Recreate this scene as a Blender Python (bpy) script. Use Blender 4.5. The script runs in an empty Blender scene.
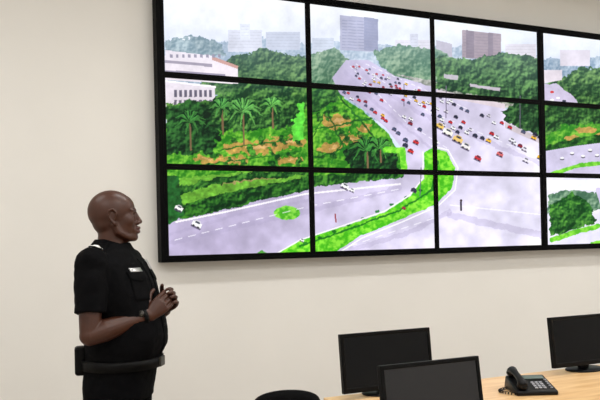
import bpy, bmesh, math, random
import numpy as np
from mathutils import Vector, Matrix, Euler
from mathutils.bvhtree import BVHTree
random.seed(4); rng=np.random.default_rng(7)
scene=bpy.context.scene
try:
    scene.view_settings.view_transform='Standard'
    scene.view_settings.look='None'
except Exception: pass
COL=scene.collection

# ------------------------------------------------------------ camera model
F=700.0; TH=math.radians(23.36); ROLL=math.radians(1.3); CAMZ=1.5; PPY=242.0
cam_d=bpy.data.cameras.new('camera'); cam=bpy.data.objects.new('camera',cam_d); COL.objects.link(cam)
cam_d.sensor_width=36; cam_d.lens=F/600*36; cam_d.shift_y=(PPY-200)/600; cam_d.clip_start=0.02
cam.matrix_world=Matrix.Translation((0,0,CAMZ))@Matrix.Rotation(-TH,4,'Z')@Matrix.Rotation(math.pi/2,4,'X')@Matrix.Rotation(-ROLL,4,'Z')
scene.camera=cam

# ------------------------------------------------------------ helpers
def s2l(c):
    c=np.asarray(c,float)/255.0
    return np.where(c<=0.04045,c/12.92,((c+0.055)/1.055)**2.4)
def mat(name,rgb,rough=0.5,metal=0.0,noise=0.0,nscale=20,bump=0.0,bscale=200,spec=0.5,emit=None,estr=0,coat=0):
    m=bpy.data.materials.new(name); m.use_nodes=True; nt=m.node_tree; b=nt.nodes['Principled BSDF']
    c=s2l(rgb); b.inputs['Base Color'].default_value=(*c,1); b.inputs['Roughness'].default_value=rough
    b.inputs['Metallic'].default_value=metal; b.inputs['Specular IOR Level'].default_value=spec
    b.inputs['Coat Weight'].default_value=coat
    tc=nt.nodes.new('ShaderNodeTexCoord')
    if noise>0:
        n=nt.nodes.new('ShaderNodeTexNoise'); n.inputs['Scale'].default_value=nscale; n.inputs['Detail'].default_value=5
        nt.links.new(tc.outputs['Object'],n.inputs['Vector'])
        r=nt.nodes.new('ShaderNodeValToRGB')
        r.color_ramp.elements[0].position=0.3; r.color_ramp.elements[1].position=0.7
        r.color_ramp.elements[0].color=(*(c*(1-noise)),1); r.color_ramp.elements[1].color=(*np.clip(c*(1+noise),0,1),1)
        nt.links.new(n.outputs['Fac'],r.inputs['Fac']); nt.links.new(r.outputs['Color'],b.inputs['Base Color'])
    if bump>0:
        n2=nt.nodes.new('ShaderNodeTexNoise'); n2.inputs['Scale'].default_value=bscale; n2.inputs['Detail'].default_value=4
        nt.links.new(tc.outputs['Object'],n2.inputs['Vector'])
        bp=nt.nodes.new('ShaderNodeBump'); bp.inputs['Strength'].default_value=bump; bp.inputs['Distance'].default_value=0.01
        nt.links.new(n2.outputs['Fac'],bp.inputs['Height']); nt.links.new(bp.outputs['Normal'],b.inputs['Normal'])
    if emit is not None:
        b.inputs['Emission Color'].default_value=(*s2l(emit),1); b.inputs['Emission Strength'].default_value=estr
    return m
def empty(name,loc=(0,0,0),rotz=0):
    o=bpy.data.objects.new(name,None); COL.objects.link(o); o.location=loc; o.rotation_euler=(0,0,rotz); o.empty_display_size=.1
    return o
def mkobj(name,verts,faces,m,parent=None,smooth=False):
    me=bpy.data.meshes.new(name); me.from_pydata([tuple(v) for v in verts],[],faces); me.update()
    o=bpy.data.objects.new(name,me); COL.objects.link(o)
    if m is not None: me.materials.append(m)
    if smooth:
        for p in me.polygons: p.use_smooth=True
    if parent: o.parent=parent
    return o
def rbox(name,size,loc,m,parent=None,bevel=0.0,rot=(0,0,0),seg=3,taper=None):
    sx,sy,sz=[s/2 for s in size]; v=[]
    for z in (-sz,sz):
        k=1.0 if (taper is None or z<0) else taper
        for x,y in((-sx,-sy),(sx,-sy),(sx,sy),(-sx,sy)): v.append((x*k,y*k,z))
    f=[(3,2,1,0),(4,5,6,7),(0,1,5,4),(1,2,6,5),(2,3,7,6),(3,0,4,7)]
    o=mkobj(name,v,f,m,parent); o.location=loc; o.rotation_euler=rot
    if bevel>0:
        b=o.modifiers.new('b','BEVEL'); b.width=bevel; b.segments=seg; b.limit_method='NONE'
        for p in o.data.polygons: p.use_smooth=True
        wn=o.modifiers.new('wn','WEIGHTED_NORMAL'); wn.keep_sharp=False
    return o
def tube(pts,radii,seg=20,a_hint=None):
    """pts list, radii list of r or (ra,rb); ra along a_hint."""
    pts=[Vector(p) for p in pts]; V=[];Fc=[]
    prev=None
    for i,p in enumerate(pts):
        if i==0: t=pts[1]-pts[0]
        elif i==len(pts)-1: t=pts[-1]-pts[-2]
        else: t=(pts[i+1]-pts[i]).normalized()+(pts[i]-pts[i-1]).normalized()
        t.normalize()
        h=Vector(a_hint) if a_hint is not None else (prev if prev is not None else (Vector((0,0,1)) if abs(t.z)<.9 else Vector((1,0,0))))
        a=(h-t*h.dot(t)).normalized(); b=t.cross(a).normalized(); prev=a
        r=radii[i]; ra,rb=(r if isinstance(r,(tuple,list)) else (r,r))
        for k in range(seg):
            an=2*math.pi*k/seg; V.append(p+a*(ra*math.cos(an))+b*(rb*math.sin(an)))
    n=len(pts)
    for i in range(n-1):
        for k in range(seg):
            k2=(k+1)%seg; Fc.append((i*seg+k,i*seg+k2,(i+1)*seg+k2,(i+1)*seg+k))
    Fc.append(tuple(range(seg-1,-1,-1))); Fc.append(tuple(range((n-1)*seg,n*seg)))
    return V,Fc
def ell(c,r,rot=(0,0,0),su=28,sv=20):
    R=Euler(rot).to_matrix(); c=Vector(c)
    if not isinstance(r,(tuple,list)): r=(r,r,r)
    V=[];Fc=[]
    for j in range(1,sv):
        ph=math.pi*j/sv
        for i in range(su):
            t=2*math.pi*i/su
            V.append(c+R@Vector((r[0]*math.sin(ph)*math.cos(t),r[1]*math.sin(ph)*math.sin(t),r[2]*math.cos(ph))))
    top=len(V); V.append(c+R@Vector((0,0,r[2]))); bot=len(V); V.append(c+R@Vector((0,0,-r[2])))
    for j in range(sv-2):
        for i in range(su):
            i2=(i+1)%su; Fc.append((j*su+i,(j+1)*su+i,(j+1)*su+i2,j*su+i2))
    for i in range(su):
        i2=(i+1)%su; Fc.append((top,i,i2)); Fc.append((bot,(sv-2)*su+i2,(sv-2)*su+i))
    return V,Fc
def limb(pts,radii,seg=20,a_hint=None):
    """tube with rounded ends"""
    out=[tube(pts,radii,seg,a_hint)]
    for p,r in((pts[0],radii[0]),(pts[-1],radii[-1])):
        rr=min(r) if isinstance(r,(tuple,list)) else r
        out.append(ell(p,rr,su=16,sv=10))
    return out
def rings(zs):
    """torso loft: (z,cx,rx,ry)"""
    V=[];Fc=[];seg=40
    for (z,cx,rx,ry) in zs:
        for k in range(seg):
            a=2*math.pi*k/seg; ca,sa=math.cos(a),math.sin(a); e=0.88
            V.append(Vector((cx+rx*math.copysign(abs(ca)**e,ca),ry*math.copysign(abs(sa)**e,sa),z)))
    n=len(zs)
    for i in range(n-1):
        for k in range(seg):
            k2=(k+1)%seg; Fc.append((i*seg+k,i*seg+k2,(i+1)*seg+k2,(i+1)*seg+k))
    Fc.append(tuple(range(seg-1,-1,-1))); Fc.append(tuple(range((n-1)*seg,n*seg)))
    return V,Fc
def merge(parts):
    V=[];Fc=[]
    for v,f in parts:
        o=len(V); V+=list(v); Fc+=[tuple(i+o for i in q) for q in f]
    return V,Fc
def remesh(name,parts,voxel,m,parent,smooth_it=3,disp=None):
    V,Fc=merge(parts); o=mkobj(name,V,Fc,None,None)
    r=o.modifiers.new('r','REMESH'); r.mode='VOXEL'; r.voxel_size=voxel; r.use_smooth_shade=True
    s=o.modifiers.new('s','SMOOTH'); s.factor=.5; s.iterations=smooth_it
    if disp:
        t=bpy.data.textures.new(name+'_t','CLOUDS'); t.noise_scale=disp[1]; t.noise_depth=2
        d=o.modifiers.new('d','DISPLACE'); d.texture=t; d.strength=disp[0]; d.mid_level=.5
    dg=bpy.context.evaluated_depsgraph_get(); dg.update()
    me=bpy.data.meshes.new_from_object(o.evaluated_get(dg)); me.name=name
    bpy.data.objects.remove(o); o=bpy.data.objects.new(name,me); COL.objects.link(o)
    me.materials.clear(); me.materials.append(m)
    me.polygons.foreach_set('use_smooth',[True]*len(me.polygons))
    o.parent=parent
    return o

# ------------------------------------------------------------ room
WY=5.31; CE=3.95
m_wall=mat('wall_paint',(227,225,221),.75,noise=.02,nscale=1.5,bump=.05,bscale=300)
m_ceil=mat('ceiling_paint',(235,235,232),.8,noise=.02,nscale=3)
m_base=mat('baseboard_paint',(200,195,185),.5,noise=.03,nscale=10)
m_floor=bpy.data.materials.new('floor_tiles'); m_floor.use_nodes=True
nt=m_floor.node_tree; b=nt.nodes['Principled BSDF']; b.inputs['Roughness'].default_value=.35
br=nt.nodes.new('ShaderNodeTexBrick'); br.offset=0; br.inputs['Scale'].default_value=1.0
br.inputs['Brick Width'].default_value=.6; br.inputs['Row Height'].default_value=.6; br.inputs['Mortar Size'].default_value=.004
br.inputs['Color1'].default_value=(.37,.325,.27,1); br.inputs['Color2'].default_value=(.40,.355,.295,1); br.inputs['Mortar'].default_value=(.2,.18,.16,1)
tc=nt.nodes.new('ShaderNodeTexCoord'); nt.links.new(tc.outputs['Object'],br.inputs['Vector']); nt.links.new(br.outputs['Color'],b.inputs['Base Color'])
X0,X1,Y0=-3.0,8.0,-3.0
rbox('floor',(X1-X0+.4,WY-Y0+.4,.1),((X0+X1)/2,(WY+Y0)/2,-.05),m_floor)
rbox('ceiling',(X1-X0+.4,WY-Y0+.4,.1),((X0+X1)/2,(WY+Y0)/2,CE+.05),m_ceil)
rbox('wall_back',(X1-X0,.15,CE),((X0+X1)/2,WY+.075,CE/2),m_wall)
rbox('wall_front',(X1-X0,.15,CE),((X0+X1)/2,Y0-.075,CE/2),m_wall)
rbox('wall_left',(.15,WY-Y0,CE),(X0-.075,(WY+Y0)/2,CE/2),m_wall)
rbox('wall_right',(.15,WY-Y0,CE),(X1+.075,(WY+Y0)/2,CE/2),m_wall)
rbox('baseboard_back',(X1-X0,.015,.1),((X0+X1)/2,WY-.0075,.05),m_base,bevel=.003)
rbox('baseboard_left',(.015,WY-Y0-.03,.1),(X0+.0075,(WY+Y0)/2,.05),m_base,bevel=.003)
rbox('baseboard_right',(.015,WY-Y0-.03,.1),(X1-.0075,(WY+Y0)/2,.05),m_base,bevel=.003)

m_lampcase=mat('lamp_case',(225,225,225),.4,metal=.2)
m_diff=mat('lamp_diffuser',(255,255,255),.5,emit=(255,250,242),estr=3)
def ceiling_lamp(x,y,e):
    L=empty('ceiling_lamp',(x,y,CE))
    rbox('housing',(1.24,.34,.05),(0,0,-.0255),m_lampcase,L,bevel=.006)
    rbox('diffuser',(1.18,.28,.012),(0,0,-.057),m_diff,L,bevel=.003)
    ld=bpy.data.lights.new('tube_light','AREA'); ld.shape='RECTANGLE'; ld.size=1.15; ld.size_y=.27; ld.energy=e; ld.color=(1,.985,.96)
    lo=bpy.data.objects.new('tube_light',ld); COL.objects.link(lo); lo.parent=L; lo.location=(0,0,-.07)
for x in (-1.2,1.6,4.4,7.0):
    for y in (-1.2,1.0,3.3):
        ceiling_lamp(x,y,{-1.2:33,1.0:36,3.3:28}[y])
w=bpy.data.worlds.new('world'); scene.world=w; w.use_nodes=True
w.node_tree.nodes['Background'].inputs[0].default_value=(.9,.93,1,1); w.node_tree.nodes['Background'].inputs[1].default_value=.25

# ------------------------------------------------------------ video wall
VX0,PW,PH,VZ0,VY=1.15,1.202,.688,1.397,5.19
NC=5
m_bez=mat('bezel_plastic',(4,4,5),.6,noise=.1,nscale=40,spec=.06)
m_scr=bpy.data.materials.new('lit_display'); m_scr.use_nodes=True
nt=m_scr.node_tree; b=nt.nodes['Principled BSDF']; at=nt.nodes.new('ShaderNodeAttribute'); at.attribute_name='picture'
b.inputs['Base Color'].default_value=(.004,.004,.004,1); b.inputs['Roughness'].default_value=.4; b.inputs['Specular IOR Level'].default_value=.08
nt.links.new(at.outputs['Color'],b.inputs['Emission Color']); b.inputs['Emission Strength'].default_value=1.05
def proj(X,Y,Z):
    xc=X*math.cos(TH)-Y*math.sin(TH); zc=X*math.sin(TH)+Y*math.cos(TH)
    u=F*xc/zc; v=F*(Z-CAMZ)/zc
    return 300+u*math.cos(ROLL)-v*math.sin(ROLL), PPY-u*math.sin(ROLL)-v*math.cos(ROLL)
GU,GV=270,154; ins=.023
panels=[]; allx=[];allz=[]
for c in range(NC):
    for r in range(3):
        x0=VX0+c*PW+(.03 if c>=3 else 0); z0=VZ0+r*PH
        xs=np.linspace(x0+ins,x0+PW-ins,GU); zs=np.linspace(z0+ins,z0+PH-ins,GV)
        A,B=np.meshgrid(xs,zs); panels.append((c,r,x0,z0)); allx.append(A.ravel()); allz.append(B.ravel())
GX=np.concatenate(allx); GZ=np.concatenate(allz)
PX,PY=proj(GX,VY,GZ)     # picture authored in flat picture units, stored on the panels
colid=np.repeat([p[0] for p in panels],GU*GV); rowid=np.repeat([p[1] for p in panels],GU*GV)
GA=colid<3; GB=~GA
C=np.zeros((len(PX),3))
LAT=rng.random((256,256))
def vn(x,y,s,seed=0):
    x=x/s+seed*17.3; y=y/s+seed*9.1
    xi=np.floor(x).astype(int); yi=np.floor(y).astype(int); fx=x-xi; fy=y-yi
    fx=fx*fx*(3-2*fx); fy=fy*fy*(3-2*fy)
    g=lambda a,b: LAT[a%256,b%256]
    return (g(xi,yi)*(1-fx)+g(xi+1,yi)*fx)*(1-fy)+(g(xi,yi+1)*(1-fx)+g(xi+1,yi+1)*fx)*fy
def fbm(s,seed=0,ox=0,oy=0): return vn(PX+ox,PY+oy,s,seed)*.5+vn(PX+ox,PY+oy,s/2,seed+1)*.3+vn(PX+ox,PY+oy,s/4,seed+2)*.2
N8=fbm(8,1); N4=fbm(4,5); N20=fbm(22,9); N14=fbm(15,60); N2=fbm(2.2,12)
# foliage relief: crowns lit from the upper left
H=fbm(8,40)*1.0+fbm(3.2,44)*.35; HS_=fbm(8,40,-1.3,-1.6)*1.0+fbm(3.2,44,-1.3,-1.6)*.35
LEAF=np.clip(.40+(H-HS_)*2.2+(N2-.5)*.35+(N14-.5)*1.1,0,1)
JX=(fbm(5,20)-.5); JY=(fbm(5,30)-.5)
def inpoly(P,amp=0):
    x=PX+JX*amp; y=PY+JY*amp; m=np.zeros(len(PX),bool)
    n=len(P)
    for i in range(n):
        x1,y1=P[i]; x2,y2=P[(i+1)%n]
        if y1==y2: continue
        cnd=((y1>y)!=(y2>y)); m^=cnd&(x<(x2-x1)*(y-y1)/(y2-y1)+x1)
    return m
def fill(m,c,a=1.0,nz=0.0,N=None):
    c=np.array(c,float); N=N4 if N is None else N
    col=c[None,:]*(1+nz*(N[m]-.5)[:,None]*2)
    C[m]=C[m]*(1-a)+col*a
def mixc(m,c1,c2,N,lo=.35,hi=.65):
    t=np.clip((N[m]-lo)/(hi-lo),0,1)[:,None]
    C[m]=np.array(c1,float)*(1-t)+np.array(c2,float)*t
def P(poly,c,G=GA,amp=0,a=1.0,nz=.05,N=None): fill(inpoly(poly,amp)&G,c,a,nz,N)
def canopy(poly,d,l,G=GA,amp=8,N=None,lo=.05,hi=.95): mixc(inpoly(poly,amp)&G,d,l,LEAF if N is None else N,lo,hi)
def linem(pts,wd,amp=0,G=GA):
    x=PX+JX*amp;y=PY+JY*amp; m=np.zeros(len(PX),bool)
    for i in range(len(pts)-1):
        (x1,y1),(x2,y2)=pts[i],pts[i+1]; w1=wd if not isinstance(wd,list) else wd[i]; w2=wd if not isinstance(wd,list) else wd[i+1]
        L=(x2-x1)**2+(y2-y1)**2; t=np.clip(((x-x1)*(x2-x1)+(y-y1)*(y2-y1))/L,0,1)
        d=np.hypot(x-(x1+t*(x2-x1)),y-(y1+t*(y2-y1))); m|=d<(w1+(w2-w1)*t)/2
    return m&G
def ellm(cx,cy,rx,ry,amp=0,G=GA):
    x=PX+JX*amp;y=PY+JY*amp
    return ((((x-cx)/rx)**2+((y-cy)/ry)**2)<1)&G
def rect(x0,y0,x1,y1,c,G=GA,a=1.0): fill((PX>x0)&(PX<x1)&(PY>y0)&(PY<y1)&G,c,a,.04)

# sky
t=np.clip((PY-8)/60,0,1)[:,None]
C[:]=np.array([252,253,255])*(1-t)+np.array([214,223,241])*t
# far skyline haze
canopy([(160,44),(190,38),(215,42),(260,36),(300,44),(330,40),(380,44),(430,48),(470,46),(545,56),(560,130),(160,110)],(140,162,182),(200,212,224),amp=7)
for (a,b_,c_,d_,k) in ((228,30,262,52,(212,214,226)),(266,32,300,50,(194,200,216)),(395,40,431,52,(222,218,228)),(176,46,214,60,(228,222,230)),(312,38,334,56,(200,208,222)),(505,44,536,60,(220,214,222)),(240,24,250,40,(222,226,236)),(410,34,418,50,(206,208,222))):
    rect(a,b_,c_,d_,k)
    for yy in np.arange(b_+2,d_-2,3.0): rect(a+1,yy,c_-1,yy+.8,[q*.92 for q in k],a=.8)
# towers
P([(340,15),(378,19),(378,52),(340,50)],(164,164,188)); P([(364,17),(378,19),(378,52),(364,50)],(128,132,162))
for y in range(20,48,3): P([(342,y),(377,y+2),(377,y+2.9),(342,y+.9)],(136,138,166))
P([(462,30),(501,34),(501,60),(462,58)],(146,128,136)); P([(466,30),(474,31),(474,58),(466,58)],(112,98,110)); P([(488,33),(493,33),(493,60),(488,60)],(118,104,116))
for y in range(33,58,3): P([(463,y),(500,y+2),(500,y+2.8),(463,y+.8)],(122,108,120),a=.6)
P([(436,40),(452,44),(452,58),(436,56)],(178,172,186))
# mid trees
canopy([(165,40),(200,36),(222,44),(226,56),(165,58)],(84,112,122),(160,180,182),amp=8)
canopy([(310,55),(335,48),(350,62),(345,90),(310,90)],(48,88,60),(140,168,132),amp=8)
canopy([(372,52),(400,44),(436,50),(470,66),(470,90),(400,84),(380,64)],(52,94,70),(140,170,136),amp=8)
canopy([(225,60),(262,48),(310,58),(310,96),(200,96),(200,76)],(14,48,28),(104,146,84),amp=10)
# white low buildings at left
P([(165,50),(212,56),(238,66),(238,84),(165,80)],(234,224,230)); P([(165,60),(212,64),(212,67),(165,63)],(146,136,152)); P([(165,70),(225,74),(225,76.5),(165,73.5)],(140,132,152))
P([(212,56),(238,66),(238,69),(212,60)],(190,140,128))
for i in range(9): P([(170+i*6,54),(172.5+i*6,54.5),(172.5+i*6,58),(170+i*6,57.5)],(130,124,142))
P([(165,80),(215,86),(215,108),(165,108)],(224,216,224)); P([(165,80),(216,86),(216,88),(165,82)],(250,246,250))
for i in range(8): P([(174+i*5,90),(176.8+i*5,90),(176.8+i*5,97),(174+i*5,97)],(96,92,108))
for i in range(8): P([(174+i*5,100),(176.8+i*5,100),(176.8+i*5,105),(174+i*5,105)],(106,100,116))
# ground
canopy([(165,104),(215,100),(300,88),(345,88),(345,125),(165,140)],(20,60,28),(110,156,76),amp=6)
# road
road=[(346,60),(368,60),(395,76),(440,88),(490,104),(560,128),(560,300),(150,300),(150,190),(240,190),(310,176),(405,172),(403,150),(386,128),(362,108),(340,94),(332,78)]
m=inpoly(road)&GA
t=np.clip((PX[m]-300)/240+(PY[m]-150)/300,0,1)[:,None]
C[m]=(np.array([188,179,206])*(1-t)+np.array([228,224,243])*t)*(1+.09*(N20[m]-.5)[:,None]*2)
for pts,wd in (([(352,64),(384,92),(430,118),(545,166)],4),([(346,72),(372,100),(416,136),(432,150)],3),([(165,244),(240,226),(320,208),(400,188)],5),([(170,234),(240,214),(312,200)],3),([(450,215),(545,236)],6),([(350,250),(410,232),(450,212)],5)):
    fill(linem(pts,wd,4),(170,162,190),.35)
# far-side pavement & verge right
canopy([(395,74),(440,82),(560,92),(560,120),(500,106),(440,90)],(116,122,112),(200,198,192),amp=3)
canopy([(436,56),(470,60),(500,52),(560,58),(560,112),(515,104),(480,96),(436,88)],(12,44,26),(98,146,82),amp=9)
P([(437,90),(470,96),(505,104),(505,109),(470,102),(437,96)],(218,206,214))
P([(470,84),(500,88),(500,91),(470,87)],(190,182,192),amp=2); P([(444,74),(458,76),(458,80),(444,78)],(190,184,192),amp=2)
canopy([(500,112),(520,100),(560,104),(560,142),(528,132),(508,124)],(10,46,26),(92,138,78),amp=7)
P([(505,122),(545,140),(545,146),(505,128)],(204,194,200))
# park
park=[(165,128),(215,122),(300,112),(338,94),(362,110),(387,132),(402,158),(400,178),(310,180),(230,196),(165,214)]
mixc(inpoly(park,2)&GA,(46,118,34),(126,188,70),LEAF,.1,.9)
for (cx,cy,rx,ry) in ((252,148,30,6),(285,142,20,5),(232,160,18,4),(335,122,14,7),(350,140,11,6),(330,148,12,5),(205,160,13,3.5),(290,160,13,3.5),(365,128,7,5)):
    fill(ellm(cx,cy,rx,ry,12),(198,146,92),.8,.3,N4)
    fill(ellm(cx+rx*.2,cy-ry*.1,rx*.4,ry*.3,8),(226,188,140),.6,.2,N4)
for (a,c_) in (((322,98),(352,168)),((338,94),(385,150)),((315,130),(372,118)),((315,158),(380,138))): fill(linem([a,c_],1.8,4),(32,92,38),.9,.4)
for (a,c_) in (((218,150),(300,138)),((200,165),(300,152)),((330,102),(312,140)),((356,116),(330,164))): fill(linem([a,c_],1.4,4),(44,108,40),.9,.4)
rs=random.Random(11)
for i in range(60):
    cx,cy=(rs.uniform(205,302),rs.uniform(134,166)) if i%2 else (rs.uniform(314,386),rs.uniform(104,166))
    if cx>340 and cy<104+(cx-340)*.9: continue
    q=rs.uniform(1.6,3.6)
    fill(ellm(cx+1,cy+q*.8,q*1.2,q*.5,3),(26,64,30),.6); mixc(ellm(cx,cy,q,q*.85,4),(14,62,26),(88,154,60),LEAF,.1,.9)
P([(291,104),(304,102),(304,140),(293,142)],(100,200,74),amp=4,nz=.25)
# dark trees left
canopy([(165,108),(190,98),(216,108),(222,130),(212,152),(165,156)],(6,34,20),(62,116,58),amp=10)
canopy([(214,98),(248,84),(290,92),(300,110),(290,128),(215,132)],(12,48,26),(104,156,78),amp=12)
canopy([(310,88),(330,86),(340,98),(318,112),(310,112)],(16,58,30),(92,148,68),amp=6)
def palm(cx,cy,R,n,c1,c2,trunk):
    fill(linem([(cx,cy),(cx+1,cy+trunk)],1.8),(122,100,76))
    for i in range(n):
        a=2*math.pi*i/n+.2; ex=cx+R*math.cos(a); ey=cy+R*.75*math.sin(a)-R*.12
        mx=(cx+ex)/2; my=(cy+ey)/2-R*.22
        fill(linem([(cx,cy),(mx,my),(ex,ey+R*.15)],[2.0,2.4,.5],2),c1 if i%2 else c2,1,.3)
        fill(linem([(cx,cy-.8),(mx,my-1)],.7,1),[min(255,k*1.3) for k in c2],.7)
palm(243,112,20,17,(16,66,34),(98,156,84),32); palm(222,108,13,13,(14,60,32),(82,140,74),26)
palm(190,122,16,15,(6,42,24),(66,124,62),28)
canopy([(345,152),(372,138),(396,150),(398,170),(350,172)],(6,36,22),(60,122,56),amp=8)
palm(367,150,19,17,(6,40,22),(60,122,58),20); palm(380,148,14,13,(6,42,22),(72,134,64),14); palm(272,106,12,13,(16,62,34),(94,152,78),22)
# hedge and lower-left lawn
P([(165,180),(240,172),(310,170),(310,180),(230,196),(165,214)],(108,164,64),amp=4,nz=.35)
fill(linem([(190,186),(300,174)],3.5,6),(170,142,108),.8,.3)
mixc(linem([(165,196),(200,184),(240,177),(310,172)],7,7),(14,58,26),(84,144,60),LEAF,.1,.9)
mixc(linem([(184,212),(222,202),(262,193),(305,184)],[15,17,15,13],4),(8,46,22),(72,134,52),LEAF,.1,.9)
mixc(linem([(305,182),(350,178),(400,175)],[12,10,7],4),(14,58,26),(84,146,58),LEAF,.1,.9)
fill(linem([(176,222),(225,212),(305,194),(400,184)],1.8),(244,240,248))
P([(165,176),(178,176),(184,214),(170,224),(165,224)],(36,86,42),amp=4,nz=.5)
# islands
mixc(ellm(287,213,13,7,2),(80,170,48),(146,216,88),N4)
strip=[(262,262),(300,240),(345,226),(385,212),(410,196),(424,178),(424,152),(432,148),(447,152),(455,168),(452,188),(436,204),(400,220),(360,236),(330,256),(322,264)]
mixc(inpoly(strip,2)&GA,(74,172,36),(142,220,74),N4)
fill(linem([(300,246),(352,228),(400,210),(432,190),(438,160)],1.8,3),(28,104,38),.85)
for i in range(10):
    q=i/9; fill(ellm(*( (305+130*q, 243-60*q**1.1) ),2.2,1.5,2),(24,96,36),.8,.3)
mixc(linem([(386,150),(402,150),(404,168)],6,2),(96,190,50),(150,222,84),N4)
fill(linem([(262,262),(300,240),(345,225),(385,211),(410,195),(423,178),(423,152)],1.3),(246,242,250))
fill(linem([(334,256),(362,238),(402,222),(438,206),(455,190),(458,168),(448,150),(432,146)],1.3),(248,246,252))
P([(240,262),(262,250),(272,256),(262,264)],(86,150,70),amp=2)
# lanes & traffic
def dashed(a,b,n,w=.9):
    for i in range(n):
        t0=i/n; t1=(i+.5)/n; fill(linem([(a[0]+(b[0]-a[0])*t0,a[1]+(b[1]-a[1])*t0),(a[0]+(b[0]-a[0])*t1,a[1]+(b[1]-a[1])*t1)],w),(246,244,252),.7)
dashed((356,64),(430,112),14,.8); dashed((430,112),(545,160),12); dashed((350,66),(408,124),12,.8); dashed((408,124),(450,150),6); dashed((366,64),(470,110),16,.8)
dashed((175,240),(310,206),10,1.0); dashed((310,206),(405,188),7,1.0); fill(linem([(450,205),(545,215)],1.2),(250,248,255),.7); dashed((350,246),(440,216),7,1)
carc=[(190,44,48),(250,250,255),(48,50,70),(246,246,252),(140,44,56),(86,94,120),(232,184,70),(252,252,255),(36,40,56),(200,60,56),(220,216,226)]
def car(x,y,s,c,ang=.45):
    ca,sa=math.cos(ang),math.sin(ang)
    R=lambda dx,dy:(x+dx*ca-dy*sa,y+dx*sa+dy*ca)
    P([R(-s,s*.5),R(s*1.1,s*.5),R(s*1.1,s*.9),R(-s,s*.9)],(88,80,104),a=.8)
    P([R(-s,-s*.35),R(s,-s*.35),R(s,s*.5),R(-s,s*.5)],c)
    P([R(-s*.55,-s*.7),R(s*.5,-s*.7),R(s*.7,-s*.2),R(-s*.7,-s*.2)],[k*.85 for k in c])
    P([R(-s*.45,-s*.5),R(s*.4,-s*.5),R(s*.5,-s*.15),R(-s*.5,-s*.15)],(54,60,80))
    P([R(-s*.7,s*.35),R(-s*.3,s*.35),R(-s*.3,s*.7),R(-s*.7,s*.7)],(20,20,28)); P([R(s*.3,s*.35),R(s*.7,s*.35),R(s*.7,s*.7),R(s*.3,s*.7)],(20,20,28))
lanes=[[(352,66),(372,92),(412,122),(436,142)],[(360,66),(386,90),(430,116),(480,140)],[(366,68),(404,92),(455,116),(540,156)],[(374,70),(420,92),(480,114),(540,138)],[(342,90),(366,104),(392,126),(412,150)],[(370,74),(412,98),(450,122),(500,146)]]
cars=[]
for L in lanes:
    L=[np.array(p,float) for p in L]
    for k in range(36):
        tt=random.random()*(len(L)-1); i=int(tt); p=L[i]*(1-(tt-i))+L[i+1]*(tt-i)
        x,y=p[0]+random.uniform(-3,3),p[1]+random.uniform(-2,2)
        s=.9+.019*max(0,y-60)+random.random()*.4
        if all(math.hypot(x-a,(y-b)*1.4)>s*2.0 for a,b in cars): cars.append((x,y)); car(x,y,s,random.choice(carc))
for x,y,s,c in ((448,132,5,(250,244,234)),(458,139,5,(232,200,130)),(466,146,4.5,(240,236,236)),(440,126,4,(220,190,110)),(478,158,3.6,(186,60,70)),(500,154,3.4,(206,110,112)),(416,142,3,(196,56,58)),(512,140,3,(240,240,246)),(526,160,3.2,(230,226,236)),(197,224,5,(252,252,255)),(179,208,4,(252,252,255)),(345,186,4,(250,250,254)),(352,190,2.6,(236,236,242)),(414,190,3,(54,56,76)),(404,208,2,(166,56,64)),(302,240,2.2,(244,244,250))):
    car(x,y,s,c)
fill(linem([(461,202),(461,210)],2.0),(60,54,70)); fill(ellm(461,200.5,1.2,1.2),(60,44,44)); fill(linem([(335,214),(336,222)],1.4),(150,70,74))
fill(linem([(446,86),(446,118)],.8),(110,102,124)); fill(linem([(520,96),(520,128)],.8),(100,100,114)); fill(linem([(420,196),(421,168)],.8),(100,100,114)); fill(linem([(404,84),(404,106)],.7),(100,100,114))
# ---- second bank (columns 4,5)
r2=GB&(rowid==2); r1=GB&(rowid==1); r0=GB&(rowid==0)
C[r2]=(np.array([244,247,253])*(1-np.clip((PY[r2]-40)/40,0,1))[:,None]+np.array([200,212,234])*np.clip((PY[r2]-40)/40,0,1)[:,None])
canopy([(540,60),(575,56),(640,60),(720,66),(720,120),(540,120)],(110,136,160),(190,204,216),G=r2,amp=6)
rect(560,50,590,66,(222,214,224),G=r2); rect(604,46,622,72,(164,154,172),G=r2)
canopy([(540,86),(562,76),(580,68),(640,66),(720,74),(720,130),(540,130)],(18,56,32),(118,160,90),G=r2,amp=8)
P([(540,70),(562,70),(562,80),(540,84)],(228,218,226),G=r2)
P([(540,84),(556,84),(572,94),(584,112),(540,112)],(196,188,210),G=r2,amp=3)
for x,y,c in ((552,92,(190,60,60)),(558,98,(245,245,250)),(564,101,(50,52,70)),(552,100,(245,245,250))): fill(ellm(x,y,2,1.2,G=r2),c)
mixc(r1,(46,122,38),(130,184,74),LEAF,.1,.9)
canopy([(540,100),(600,100),(720,110),(720,124),(600,122),(562,126),(540,140)],(14,52,28),(104,154,78),G=r1,amp=8)
for (cx,cy,rx,ry) in ((586,130,11,3),(610,136,14,4),(572,138,7,2.5)): fill(ellm(cx,cy,rx,ry,5,G=r1),(198,146,96),.8,.3)
mixc(linem([(545,150),(575,142),(640,134),(720,132)],8,4,G=r1),(10,56,24),(84,144,56),LEAF,.1,.9)
P([(540,152),(575,146),(640,138),(720,138),(720,190),(540,190)],(206,200,224),G=r1)
mixc(linem([(552,174),(580,165),(640,160),(720,160)],4,2,G=r1),(96,180,54),(146,216,82),N4)
for x,y in [(562,158),(572,153),(583,156),(590,150),(597,155),(612,150)]: fill(ellm(x,y+1,2.2,1.2,G=r1),(90,84,104)); fill(ellm(x,y,2.0,1.1,G=r1),(248,248,254))
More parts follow.
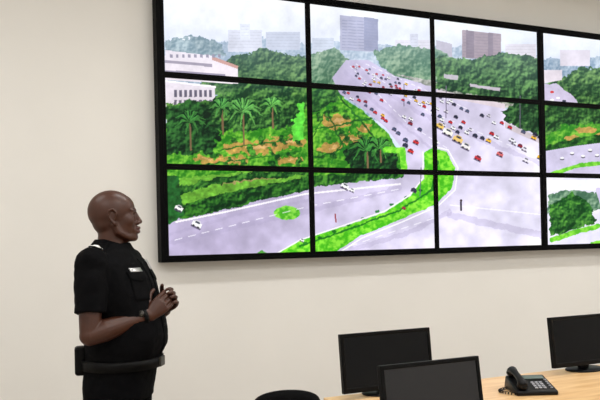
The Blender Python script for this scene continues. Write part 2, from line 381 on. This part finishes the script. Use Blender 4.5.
fill(r0,(228,226,242),1,.03)
rect(545,180,700,190,(240,243,252),G=r0)
canopy([(548,196),(566,190),(590,192),(640,194),(640,206),(548,214)],(70,104,84),(154,180,154),G=r0,amp=5)
canopy([(550,206),(572,192),(590,204),(596,222),(570,232),(550,236)],(14,62,28),(102,164,72),G=r0,amp=6)
canopy([(612,200),(640,194),(700,200),(700,226),(640,232)],(20,68,34),(114,170,80),G=r0,amp=6)
mixc(linem([(552,240),(576,232),(598,226)],5,2,G=r0),(96,180,52),(146,218,82),N4)
mixc(linem([(592,244),(640,232),(700,228)],4,2,G=r0),(96,180,52),(146,218,82),N4)
fill(linem([(598,190),(606,214),(640,240)],5,1,G=r0),(206,198,224))
# aerial haze with distance, sensor grain
hz=(np.clip((104-PY)/56,0,1)*.34*GA+np.clip((96-PY)/40,0,1)*.25*r2)[:,None]
C=C*(1-hz)+np.array([214,220,236])*hz
C*= (1+.16*(N20-.5))[:,None]
C+= (N2-.5)[:,None]*8
lum=C.mean(axis=1,keepdims=True); C=lum+(C-lum)*1.12
C=np.clip((C-128)*1.08+131,0,255); LC=s2l(C)

vw=empty('video_wall',(0,0,0))
for k,(c,r,x0,z0) in enumerate(panels):
    sl=slice(k*GU*GV,(k+1)*GU*GV)
    co=np.zeros((GU*GV,3)); co[:,0]=GX[sl]; co[:,1]=VY-.001; co[:,2]=GZ[sl]
    idx=np.arange(GU*GV).reshape(GV,GU)
    q=np.stack([idx[:-1,:-1],idx[:-1,1:],idx[1:,1:],idx[1:,:-1]],axis=-1).reshape(-1,4)
    me=bpy.data.meshes.new('display'); nf=len(q)
    me.vertices.add(GU*GV); me.vertices.foreach_set('co',co.ravel())
    me.loops.add(nf*4); me.loops.foreach_set('vertex_index',q.ravel().astype(np.int32))
    me.polygons.add(nf); me.polygons.foreach_set('loop_start',np.arange(0,nf*4,4,dtype=np.int32))
    me.update(calc_edges=True)
    ca=me.color_attributes.new('picture','FLOAT_COLOR','POINT')
    ca.data.foreach_set('color',np.concatenate([LC[sl],np.ones((GU*GV,1))],axis=1).astype(np.float32).ravel())
    me.materials.append(m_scr)
    o=bpy.data.objects.new('display_%d'%(k+1),me); COL.objects.link(o); o.parent=vw
    fx0,fx1,fz0,fz1=x0+.001,x0+PW-.001,z0+.001,z0+PH-.001; ix0,ix1,iz0,iz1=x0+ins,x0+PW-ins,z0+ins,z0+PH-ins
    yf=VY-.008; yb=VY+.03
    V=[(fx0,yf,fz0),(fx1,yf,fz0),(fx1,yf,fz1),(fx0,yf,fz1),(ix0,yf,iz0),(ix1,yf,iz0),(ix1,yf,iz1),(ix0,yf,iz1),
       (fx0,yb,fz0),(fx1,yb,fz0),(fx1,yb,fz1),(fx0,yb,fz1),(ix0,VY+.002,iz0),(ix1,VY+.002,iz0),(ix1,VY+.002,iz1),(ix0,VY+.002,iz1)]
    fc=[]
    for i in range(4):
        j=(i+1)%4; fc+=[(i,j,4+j,4+i),(4+i,4+j,12+j,12+i),(i,8+i,8+j,j)]
    fc+=[(8,11,10,9),(12,13,14,15)]
    o=mkobj('bezel_%d'%(k+1),V,fc,m_bez,vw)
TW=NC*PW+.03; TH3=3*PH
def bar(nm,x0,x1,z0,z1,y0=VY-.012,y1=WY): rbox(nm,(x1-x0,y1-y0,z1-z0),((x0+x1)/2,(y0+y1)/2,(z0+z1)/2),m_bez,vw,bevel=.003)
bar('frame_left',VX0-.035,VX0,VZ0-.028,VZ0+TH3+.035)
bar('frame_right',VX0+TW,VX0+TW+.035,VZ0-.028,VZ0+TH3+.035)
bar('frame_bottom',VX0,VX0+TW,VZ0-.028,VZ0)
bar('frame_top',VX0,VX0+TW,VZ0+TH3,VZ0+TH3+.035)
bar('frame_divider',VX0+3*PW,VX0+3*PW+.03,VZ0,VZ0+TH3)
bar('rear_panel',VX0,VX0+TW,VZ0,VZ0+TH3,VY+.035,WY-.001)

# ------------------------------------------------------------ desk
m_wood=bpy.data.materials.new('desk_wood'); m_wood.use_nodes=True
nt=m_wood.node_tree; b=nt.nodes['Principled BSDF']; b.inputs['Roughness'].default_value=.35
tc=nt.nodes.new('ShaderNodeTexCoord'); mp=nt.nodes.new('ShaderNodeMapping'); mp.inputs['Scale'].default_value=(1.2,14,14)
wv=nt.nodes.new('ShaderNodeTexNoise'); wv.inputs['Scale'].default_value=3; wv.inputs['Detail'].default_value=6
rp=nt.nodes.new('ShaderNodeValToRGB'); rp.color_ramp.elements[0].color=(*s2l((206,164,112)),1); rp.color_ramp.elements[1].color=(*s2l((228,192,144)),1)
rp.color_ramp.elements[0].position=.35; rp.color_ramp.elements[1].position=.65
nt.links.new(tc.outputs['Object'],mp.inputs[0]); nt.links.new(mp.outputs[0],wv.inputs['Vector']); nt.links.new(wv.outputs['Fac'],rp.inputs['Fac']); nt.links.new(rp.outputs['Color'],b.inputs['Base Color'])
DX0,DX1,DY0,DY1,DZ=1.43,4.6,2.02,3.07,.745
desk=empty('desk',((DX0+DX1)/2,(DY0+DY1)/2,0))
DW,DD=DX1-DX0,DY1-DY0
rbox('top',(DW,DD,.03),(0,0,DZ-.015),m_wood,desk,bevel=.004)
rbox('modesty_panel',(DW-.3,.02,.45),(0,DD/2-.12,.5),m_wood,desk,bevel=.002)
for i,x in enumerate((-DW/2+.16,0,DW/2-.14)):
    rbox('side_panel_%d'%i,(.03,DD-.2,DZ-.03),(x,0,(DZ-.03)/2),m_wood,desk,bevel=.002)

# ------------------------------------------------------------ monitors
m_blk=mat('monitor_plastic',(5,5,6),.4,noise=.1,nscale=60,spec=.12)
m_glass=mat('monitor_glass',(9,10,13),.14,spec=.16)
m_led=mat('led',(60,120,220),.4,emit=(90,160,255),estr=2)
def monitor(x,y,w,h,zb,tilt=8,rz=0,screen=m_glass):
    M=empty('computer_monitor',(x,y,DZ),math.radians(rz))
    H=bpy.data.objects.new('head',None); COL.objects.link(H); H.parent=M; H.location=(0,0,zb-DZ+h/2); H.rotation_euler=(math.radians(-tilt),0,0)
    bz=.017; d=.028
    ox,oz=w/2,h/2; ix=ox-bz; izt=oz-bz; izb=-oz+bz+.008
    V=[(-ox,-d/2,-oz),(ox,-d/2,-oz),(ox,-d/2,oz),(-ox,-d/2,oz),(-ix,-d/2,izb),(ix,-d/2,izb),(ix,-d/2,izt),(-ix,-d/2,izt),
       (-ix,-d/2+.004,izb),(ix,-d/2+.004,izb),(ix,-d/2+.004,izt),(-ix,-d/2+.004,izt),
       (-ox,d/2,-oz),(ox,d/2,-oz),(ox,d/2,oz),(-ox,d/2,oz),
       (-ox*.7,d/2+.02,-oz*.6),(ox*.7,d/2+.02,-oz*.6),(ox*.7,d/2+.02,oz*.65),(-ox*.7,d/2+.02,oz*.65)]
    fc=[]
    for i in range(4):
        j=(i+1)%4; fc+=[(i,j,4+j,4+i),(4+i,4+j,8+j,8+i),(j,i,12+i,12+j),(13+i if i<3 else 12,12+i,16+i,16+j)]
    fc+=[(19,18,17,16)]
    o=mkobj('casing',V,fc,m_blk,H); bm=bmesh.new(); bm.from_mesh(o.data); bmesh.ops.recalc_face_normals(bm,faces=bm.faces); bm.to_mesh(o.data); bm.free()
    bv=o.modifiers.new('b','BEVEL'); bv.width=.003; bv.segments=2; bv.angle_limit=.6
    mkobj('screen',[(-ix,-d/2+.0035,izb),(ix,-d/2+.0035,izb),(ix,-d/2+.0035,izt),(-ix,-d/2+.0035,izt)],[(0,1,2,3)],screen,H)
    rbox('power_led',(.008,.002,.003),(ox-.04,-d/2-.001,-oz+.012),m_led,H)
    rbox('neck',(.07,.022,.16),(0,.045,.085),m_blk,M,bevel=.006,rot=(math.radians(-4),0,0))
    V,fc=tube([(0,.03,0),(0,.03,.008),(0,.03,.014)],[(.12,.085),(.12,.085),(.1,.07)],40,(1,0,0))
    mkobj('foot',V,fc,m_blk,M,True).modifiers.new('b','BEVEL').width=.003
    rbox('hinge',(.09,.05,.06),(0,.04,.15),m_blk,M,bevel=.008)
    return M
monitor(1.742,2.99,.505,.282,.772,6)
monitor(3.02,2.96,.54,.275,.782,6)
m_glass2=mat('monitor_glass_glossy',(20,20,24),.08,spec=.45)
monitor(1.52,2.27,.45,.265,.767,8,0,m_glass2)

# ------------------------------------------------------------ telephone
m_ph=mat('phone_plastic',(9,9,11),.4,noise=.1,nscale=60,spec=.2); m_key=mat('phone_keys',(150,150,156),.4); m_lcd=mat('phone_lcd',(90,104,98),.2)
ph=empty('desk_telephone',(2.375,2.70,DZ),math.radians(-22))
V=[(-.1,-.1,0),(.1,-.1,0),(.1,.1,0),(-.1,.1,0),(-.1,-.1,.022),(.1,-.1,.022),(.095,.09,.065),(-.095,.09,.065)]
o=mkobj('base',V,[(3,2,1,0),(4,5,6,7),(0,1,5,4),(1,2,6,5),(2,3,7,6),(3,0,4,7)],m_ph,ph,True); bv=o.modifiers.new('b','BEVEL'); bv.width=.008; bv.segments=3
sl=math.atan2(.043,.19)
def onph(x,y): return (x,y,.022+(y+.1)/.19*.043+.003)
for r in range(4):
    for c in range(3): rbox('key_%d_%d'%(r,c),(.015,.012,.006),onph(.005+c*.02,-.07+r*.02),m_key,ph,bevel=.002,rot=(sl,0,0))
for r in range(5): rbox('side_key_%d'%r,(.012,.008,.005),onph(.078,-.07+r*.022),m_key,ph,bevel=.001,rot=(sl,0,0))
rbox('lcd',(.1,.04,.006),onph(.03,.05),m_lcd,ph,bevel=.002,rot=(sl,0,0))
hp=[(-.065,-.095,.042),(-.065,-.08,.058),(-.065,-.04,.072),(-.065,.03,.088),(-.065,.07,.092),(-.065,.095,.084)]
V,fc=tube(hp,[(.02,.018),(.024,.02),(.017,.012),(.017,.012),(.024,.02),(.02,.018)],18,(1,0,0)); mkobj('handset',V,fc,m_ph,ph,True)
for nm,c in(('mouthpiece',(-.065,-.075,.045)),('earpiece',(-.065,.08,.077))):
    V,fc=ell(c,(.026,.028,.018),(sl,0,0)); mkobj(nm,V,fc,m_ph,ph,True)
pts=[];n=120
for i in range(n):
    t=i/(n-1); a=t*2*math.pi*16; bx=-.075-.08*math.sin(math.pi*t); by=-.1+.17*t; pts.append((bx+.006*math.cos(a),by,.009+.006*math.sin(a)))
V,fc=tube(pts,[.002]*n,6); mkobj('cord',V,fc,m_ph,ph,True)

# ------------------------------------------------------------ chair
m_fab=mat('chair_fabric',(8,8,10),.85,noise=.2,nscale=80,bump=.3,bscale=400,spec=.1); m_cp=mat('chair_plastic',(14,14,16),.45,spec=.3)
ch=empty('office_chair',(1.085,2.72,0),math.radians(-18))   # local +y = facing direction
def slab(name,w,h,th,bow,z0,y0,lean,m):
    V=[];fc=[];nu,nv=24,20
    for side in (0,1):
        for j in range(nv+1):
            for i in range(nu+1):
                u=-1+2*i/nu; v=-1+2*j/nv
                x=u*w/2*math.sqrt(max(0,1-.42*v*v*abs(u)**2)); z=v*h/2*math.sqrt(max(0,1-.36*u*u))
                e=(1-abs(u)**6)*(1-abs(v)**6)
                y=bow*(u*u)+(1 if side else -1)*th/2*(.35+.65*e)
                V.append((x,y0+y+lean*(-(z)),z0+z))
    K=(nu+1)*(nv+1)
    for j in range(nv):
        for i in range(nu):
            a=j*(nu+1)+i; fc.append((a,a+1,a+nu+2,a+nu+1)); fc.append((K+a,K+a+nu+1,K+a+nu+2,K+a+1))
    bd=[i for i in range(nu+1)]+[j*(nu+1)+nu for j in range(1,nv+1)]+[nv*(nu+1)+i for i in range(nu-1,-1,-1)]+[j*(nu+1) for j in range(nv-1,0,-1)]
    for k in range(len(bd)):
        a,b2=bd[k],bd[(k+1)%len(bd)]; fc.append((b2,a,K+a,K+b2))
    return mkobj(name,V,fc,m,ch,True)
slab('backrest',.34,.5,.05,.04,.68,-.2,.12,m_fab)
rbox('seat',(.45,.43,.08),(0,.05,.46),m_fab,ch,bevel=.035,seg=5)
V,fc=tube([(0,-.22,.62),(0,-.24,.5),(0,-.2,.41),(0,0,.39)],[(.035,.01)]*4,16,(1,0,0)); mkobj('back_bracket',V,fc,m_cp,ch,True)
V,fc=tube([(0,.03,.12),(0,.03,.42)],[.028,.024],20); mkobj('gas_lift',V,fc,m_cp,ch,True)
for i in range(5):
    a=i*2*math.pi/5+.3; ex,ey=.26*math.cos(a),.03+.26*math.sin(a)
    V,fc=tube([(0,.03,.13),(ex,ey,.075)],[(.026,.02),(.016,.012)],12); mkobj('base_arm_%d'%i,V,fc,m_cp,ch,True)
    V,fc=tube([(ex-.012*math.sin(a),ey+.012*math.cos(a),.03),(ex+.012*math.sin(a),ey-.012*math.cos(a),.03)],[.03,.03],20); mkobj('caster_%d'%i,V,fc,m_cp,ch,True)
    V,fc=tube([(ex,ey,.03),(ex,ey,.08)],[.008,.01],10); mkobj('caster_stem_%d'%i,V,fc,m_cp,ch,True)

# ------------------------------------------------------------ police officer (local x forward, y left, z up)
m_skin=mat('dark_skin',(64,33,20),.42,noise=.15,nscale=25,bump=.05,bscale=250,spec=.4)
m_brow=mat('eyebrow_hair',(18,12,10),.7)
m_lip=mat('lip_skin',(74,36,30),.45); m_eye=mat('eye_white',(190,180,168),.2); m_iris=mat('iris',(24,14,10),.15)
m_uni=mat('uniform_shirt',(6,6,8),.8,noise=.25,nscale=9,bump=.3,bscale=35,spec=.07)
m_tro=mat('uniform_trousers',(6,6,8),.85,noise=.25,nscale=9,bump=.3,bscale=30,spec=.07)
m_lea=mat('black_leather',(5,5,6),.5,noise=.1,nscale=60,bump=.1,bscale=150,spec=.12)
m_sil=mat('silver_badge',(180,180,182),.3,metal=.7); m_whi=mat('white_embroidery',(235,235,232),.7); m_gol=mat('belt_buckle',(60,58,54),.4,metal=.7)
BT=math.radians(22)
los=TH-math.atan2(182,700)
off=empty('police_officer',(.511,3.318,0),-(los)-BT)
HC=Vector((-.012,0,1.636)); HS=1.06
HM=Matrix.Translation(HC)@Matrix.Rotation(math.radians(20),4,'Z')@Matrix.Rotation(math.radians(-7),4,'Y')@Matrix.Scale(HS,4)
def hd(part):
    v,f=part; return [HM@Vector(p) for p in v],f
head=[ell((-.012,0,.027),(.100,.075,.092)),ell((.032,0,.034),(.060,.063,.062)),ell((.028,0,-.035),(.062,.059,.08)),ell((.016,0,-.062),(.062,.056,.046)),
      ell((.04,0,-.088),(.046,.042,.03)),ell((.069,0,-.101),(.020,.024,.018)),ell((.070,0,-.068),(.022,.034,.028)),
      ell((-.038,0,-.018),(.060,.062,.058)),
      tube([(.074,-.045,.014),(.086,-.02,.019),(.088,0,.017),(.086,.02,.019),(.074,.045,.014)],[.008,.010,.009,.010,.008],12),
      tube([(.087,0,.012),(.095,0,-.013),(.103,0,-.034)],[.008,.010,.012],14),
      ell((.104,0,-.036),(.011,.014,.010)),ell((.093,-.016,-.040),(.013,.011,.009)),ell((.093,.016,-.040),(.013,.011,.009)),
      ell((.050,-.037,-.024),(.033,.024,.034)),ell((.050,.037,-.024),(.033,.024,.034)),
      ell((.092,0,-.062),(.012,.025,.008)),ell((.089,0,-.078),(.012,.022,.009))]
for s in (-1,1):
    head.append(tube([(-.005,s*.060,-.030),(.008,s*.055,-.070),(.042,s*.036,-.094),(.068,s*.012,-.102)],[.014,.016,.016,.016],14))
    rim=[(.006,s*.076,-.002),(.010,s*.081,.016),(.000,s*.086,.030),(-.016,s*.088,.026),(-.022,s*.087,.006),(-.016,s*.083,-.014),(-.004,s*.077,-.030)]
    head+= [tube(rim,[.0045,.005,.0055,.0055,.005,.005,.0065],12),ell((-.006,s*.077,.002),(.014,.006,.026)),ell((-.001,s*.077,-.032),(.008,.006,.009))]
    head+= [tube([(.072,s*.046,.002),(.082,s*.032,.0085),(.081,s*.018,.002)],[.005,.006,.005],10),tube([(.072,s*.046,-.004),(.080,s*.032,-.0105),(.081,s*.018,-.004)],[.005,.006,.005],10)]
parts=[hd(p) for p in head]
parts+=limb([(-.028,0,1.575),(-.03,0,1.53),(-.03,0,1.46),(-.025,0,1.4)],[(.060,.058),(.062,.060),(.07,.068),(.09,.09)],28,(1,0,0))
parts.append(rings([(.9,0,.11,.15),(1.0,.02,.135,.155),(1.1,.03,.14,.155),(1.2,.02,.13,.155),(1.32,0,.115,.165),(1.4,-.01,.1,.17),(1.45,-.02,.075,.13),(1.49,-.03,.05,.06)]))
RS,RE,RW=Vector((-.04,-.2,1.425)),Vector((-.028,-.262,1.12)),Vector((.172,-.09,1.188))
LS,LE,LW=Vector((-.03,.2,1.425)),Vector((.03,.262,1.13)),Vector((.2,.075,1.2))
for S_,E_,W_ in((RS,RE,RW),(LS,LE,LW)):
    parts+=limb([S_,S_.lerp(E_,.4),E_.lerp(S_,.12),E_],[.05,.054,.045,.042])
    parts+=limb([E_,E_.lerp(W_,.25),E_.lerp(W_,.7),W_],[.044,.05,.038,(.032,.026)])
def hand(W,d,thumb_up,right,curls,sc=1.0,shift=0.0,spread=.0):
    d=Vector(d).normalized(); t=Vector(thumb_up); t=(t-d*t.dot(d)).normalized(); n=t.cross(d) if right else d.cross(t)
    W=Vector(W)+t*shift; out=[]
    out+=limb([W-d*.02,W+d*.02,W+d*.05,W+d*.085],[(.028,.022),(.034,.02),(.041,.017),(.04,.013)],20,t)
    Ls=[.074,.082,.077,.06]
    for i in range(4):
        p=W+d*(.084-(.006 if i==3 else 0))+t*(.032-.0215*i); a=math.radians(curls[0]); pts=[p-d*.02,p]; rr=[.0095,.0098]
        for s,fr in enumerate((.45,.3,.25)):
            dd=(d*math.cos(a)+n*math.sin(a)+t*spread*(1.5-i)).normalized(); p=p+dd*Ls[i]*fr*sc; pts.append(p); rr.append((.0092,.0086,.0072)[s]); a+=math.radians(curls[1])
        out+=limb(pts,rr,12)
    p0=W+d*.015+t*.022+n*.008
    p1=W+d*.05+t*.05+n*.018; p2=p1+(d*.75+t*.5+n*.3).normalized()*.033; p3=p2+(d*.95+t*.1+n*.4).normalized()*.026
    out+=limb([p0,p1,p2,p3],[.016,.0125,.0105,.0085],12)
    return out
parts+=hand(RW,(.62,.42,.62),(-.3,.0,1),True,(18,32),shift=-.004)
parts+=hand(LW,(.6,-.45,.5),(-.2,0,1),False,(22,34),shift=.007)
for s in (-1,1): parts+=limb([(0,s*.09,.88),(.01,s*.1,.5),(-.01,s*.105,.12)],[.085,.055,.04])
body=remesh('body',parts,.0032,m_skin,off,2)
me=body.data; me.materials.append(m_lip)
HI=HM.inverted()
# soften the head (not the ears) and the neck so the features flow into each other
bm=bmesh.new(); bm.from_mesh(me); soft=[];soft2=[]
for v in bm.verts:
    if v.co.z<1.46 or v.co.x>.2: continue
    h=HI@v.co
    if abs(h.y)>.0745 and -.04<h.x<.02 and -.05<h.z<.045: continue
    soft.append(v)
    if not (h.x>.062 and -.09<h.z<.03 and abs(h.y)<.05): soft2.append(v)
for _ in range(3): bmesh.ops.smooth_vert(bm,verts=soft,factor=.5,use_axis_x=True,use_axis_y=True,use_axis_z=True)
for _ in range(22): bmesh.ops.smooth_vert(bm,verts=soft2,factor=.5,use_axis_x=True,use_axis_y=True,use_axis_z=True)
bm.to_mesh(me); bm.free()
mi=np.zeros(len(me.polygons),np.int32)
for p in me.polygons:
    c=p.center
    if c.z<1.5: continue
    h=HI@c
    if h.x>.084 and -.087<h.z<-.057 and abs(h.y)<.024: mi[p.index]=1
me.polygons.foreach_set('material_index',mi)
for s in (-1,1):
    V,fc=ell((.0685,s*.0315,-.001),.0128); V=[HM@Vector(v) for v in V]; mkobj('eyeball_%s'%('l' if s>0 else 'r'),V,fc,m_eye,off,True)
    V,fc=ell((.0785,s*.0315,.0005),(.004,.0065,.0065)); V=[HM@Vector(v) for v in V]; mkobj('iris_%s'%('l' if s>0 else 'r'),V,fc,m_iris,off,True)
    V,fc=tube([(.0735,s*.048,.0185),(.0855,s*.03,.0255),(.0905,s*.014,.021)],[.0015,.003,.002],8); V=[HM@Vector(v) for v in V]; mkobj('eyebrow_%s'%('l' if s>0 else 'r'),V,fc,m_brow,off,True)
# shirt
sp=[rings([(.93,.0,.145,.175),(.98,.018,.165,.185),(1.04,.03,.182,.195),(1.1,.035,.185,.197),(1.18,.028,.175,.196),(1.28,.012,.16,.203),(1.36,.0,.148,.208),(1.42,-.012,.125,.196),(1.46,-.022,.105,.160),(1.49,-.028,.09,.112),(1.515,-.03,.08,.08)])]
for S_,E_ in((RS,RE),(LS,LE)):
    e=S_.lerp(E_,.70); inn=Vector((S_.x,S_.y*.75,S_.z+.005))
    sp.append(tube([inn,S_,S_.lerp(E_,.35),e],[.068,.072,.071,.068],24)); sp.append(ell(S_+Vector((0,0,-.002)),.072))
shirt=remesh('uniform_shirt',sp,.006,m_uni,off,5,disp=(.014,.07))
tp=[rings([(.8,-.01,.15,.178),(.86,-.008,.155,.186),(.92,.0,.158,.186),(.985,.012,.16,.186)])]
for s in (-1,1):
    tp.append(tube([(-.01,s*.09,.88),(0,s*.092,.75),(.008,s*.1,.5),(0,s*.103,.25),(-.01,s*.105,.05)],[(.12,.098),(.11,.09),(.082,.08),(.078,.075),(.078,.072)],24,(1,0,0)))
tro=remesh('uniform_trousers',tp,.007,m_tro,off,5,disp=(.014,.09))
for s in (-1,1):
    pr=[ell((.06,s*.11,.045),(.13,.048,.042)),ell((-.03,s*.105,.06),(.06,.045,.055)),rings([(0,.03,.155,.046),(.025,.03,.155,.046)])]
    v,f=pr[2]; pr[2]=([Vector((p.x,p.y+s*.11,p.z)) for p in v],f)
    remesh('shoe_%s'%('l' if s>0 else 'r'),pr,.006,m_lea,off,2)
bv_s=BVHTree.FromPolygons([v.co for v in shirt.data.vertices],[tuple(p.vertices) for p in shirt.data.polygons])
bv_t=BVHTree.FromPolygons([v.co for v in tro.data.vertices],[tuple(p.vertices) for p in tro.data.polygons])
def patch(name,origin,u,v,wu,wv,dr,m,th=.003,off_=.002,n=8,flapcut=0):
    origin=Vector(origin);u=Vector(u).normalized();v=Vector(v).normalized();dr=Vector(dr).normalized();V=[];fc=[]
    for j in range(n+1):
        for i in range(n+1):
            a=-.5+i/n; b_=-.5+j/n; cut=flapcut*(1-abs(a)*2)*(1-j/n)
            p=origin+u*wu*a+v*(wv*b_-cut)
            hit=bv_s.ray_cast(p,dr)
            q=hit[0] if hit[0] is not None else p
            V.append(q-dr*off_)
    for j in range(n):
        for i in range(n):
            a=j*(n+1)+i; fc.append((a,a+1,a+n+2,a+n+1))
    o=mkobj(name,V,fc,m,off,True); s=o.modifiers.new('s','SOLIDIFY'); s.thickness=th; s.offset=0
    return o
fwd=(-1,0,0)
for s,nm in((-1,'right'),(1,'left')):
    patch('pocket_'+nm,(.6,s*.095,1.315),(0,1,0),(0,0,1),.105,.12,fwd,m_uni,.003,.002)
    patch('pocket_flap_'+nm,(.6,s*.095,1.37),(0,1,0),(0,0,1),.112,.035,fwd,m_uni,.003,.006,flapcut=.015)
    patch('epaulette_'+nm,(-.03,s*.135,1.8),(0,1,0),(1,0,0),.12,.05,(0,0,-1),m_uni,.004,.004)
    for k in range(2): patch('rank_pip_%s_%d'%(nm,k),(-.03,s*(.135+.03*k),1.8),(0,1,0),(1,0,0),.018,.022,(0,0,-1),m_whi,.004,.009,n=3)
    patch('epaulette_slide_'+nm,(-.03,s*.185,1.8),(0,1,0),(1,0,0),.03,.045,(0,0,-1),m_whi,.003,.008,n=3)
patch('name_tag',(.6,-.095,1.392),(0,1,0),(0,0,1),.075,.017,fwd,m_sil,.003,.008,n=4)
patch('chest_badge',(.6,.09,1.41),(0,1,0),(0,0,1),.04,.045,fwd,m_sil,.003,.008,n=4)
patch('placket',(.6,0,1.22),(0,1,0),(0,0,1),.03,.44,fwd,m_uni,.003,.002,n=20)
for k in range(5):
    h=bv_s.ray_cast(Vector((.6,0,1.42-.095*k)),Vector(fwd))
    if h[0] is not None:
        V,fc=ell(h[0]+Vector((.004,0,0)),(.003,.006,.006),su=10,sv=8); mkobj('button_%d'%k,V,fc,m_lea,off,True)
# collar
V=[];fc=[];n=40
for j,(r1,r2,z,dz) in enumerate(((.074,.07,1.495,0),(.076,.073,1.528,0),(.094,.09,1.500,0))):
    for k in range(n+1):
        a=math.radians(22)+(2*math.pi-math.radians(44))*k/n
        front=max(0,math.cos(a)); V.append((-.03+r1*math.cos(a)+(.018*front if j==2 else .004*front),r2*math.sin(a),z-.035*front*(1.2 if j==2 else .8)))
for j in range(2):
    for k in range(n): a=j*(n+1)+k; fc.append((a,a+1,a+n+2,a+n+1))
o=mkobj('collar',V,fc,m_uni,off,True); s_=o.modifiers.new('s','SOLIDIFY'); s_.thickness=.005
# belt
V=[];fc=[];n=72
for j,z in enumerate((.945,.99)):
    for k in range(n):
        a=2*math.pi*k/n; d=Vector((-math.cos(a),-math.sin(a),0)); p0=Vector((.01,0,z))-d*.6
        best=.6-.18
        for bv in (bv_s,bv_t):
            h=bv.ray_cast(p0,d)
            if h[0] is not None and h[3]<best: best=h[3]
        V.append(p0+d*(best-.005))
for k in range(n): k2=(k+1)%n; fc.append((k,k2,n+k2,n+k))
o=mkobj('duty_belt',V,fc,m_lea,off,True); s_=o.modifiers.new('s','SOLIDIFY'); s_.thickness=.008; s_.offset=0
rbox('belt_buckle',(.012,.06,.045),(.2,0,.968),m_gol,off,bevel=.004)
rbox('radio_pouch',(.05,.07,.13),(-.150,-.095,.985),m_lea,off,bevel=.014,rot=(0,0,math.radians(25)))
rbox('handcuff_pouch',(.05,.08,.07),(-.155,.06,.965),m_lea,off,bevel=.014,rot=(0,0,math.radians(-15)))
# watch on near wrist
dw=(RW-RE).normalized(); c=RW-dw*.02
V,fc=tube([c-dw*.01,c+dw*.01],[.0365,.0355],28); mkobj('watch_strap',V,fc,m_lea,off,True)
V,fc=tube([c+Vector((0,-.032,.014)),c+Vector((0,-.043,.018))],[.015,.014],24); mkobj('watch_case',V,fc,m_gol,off,True)
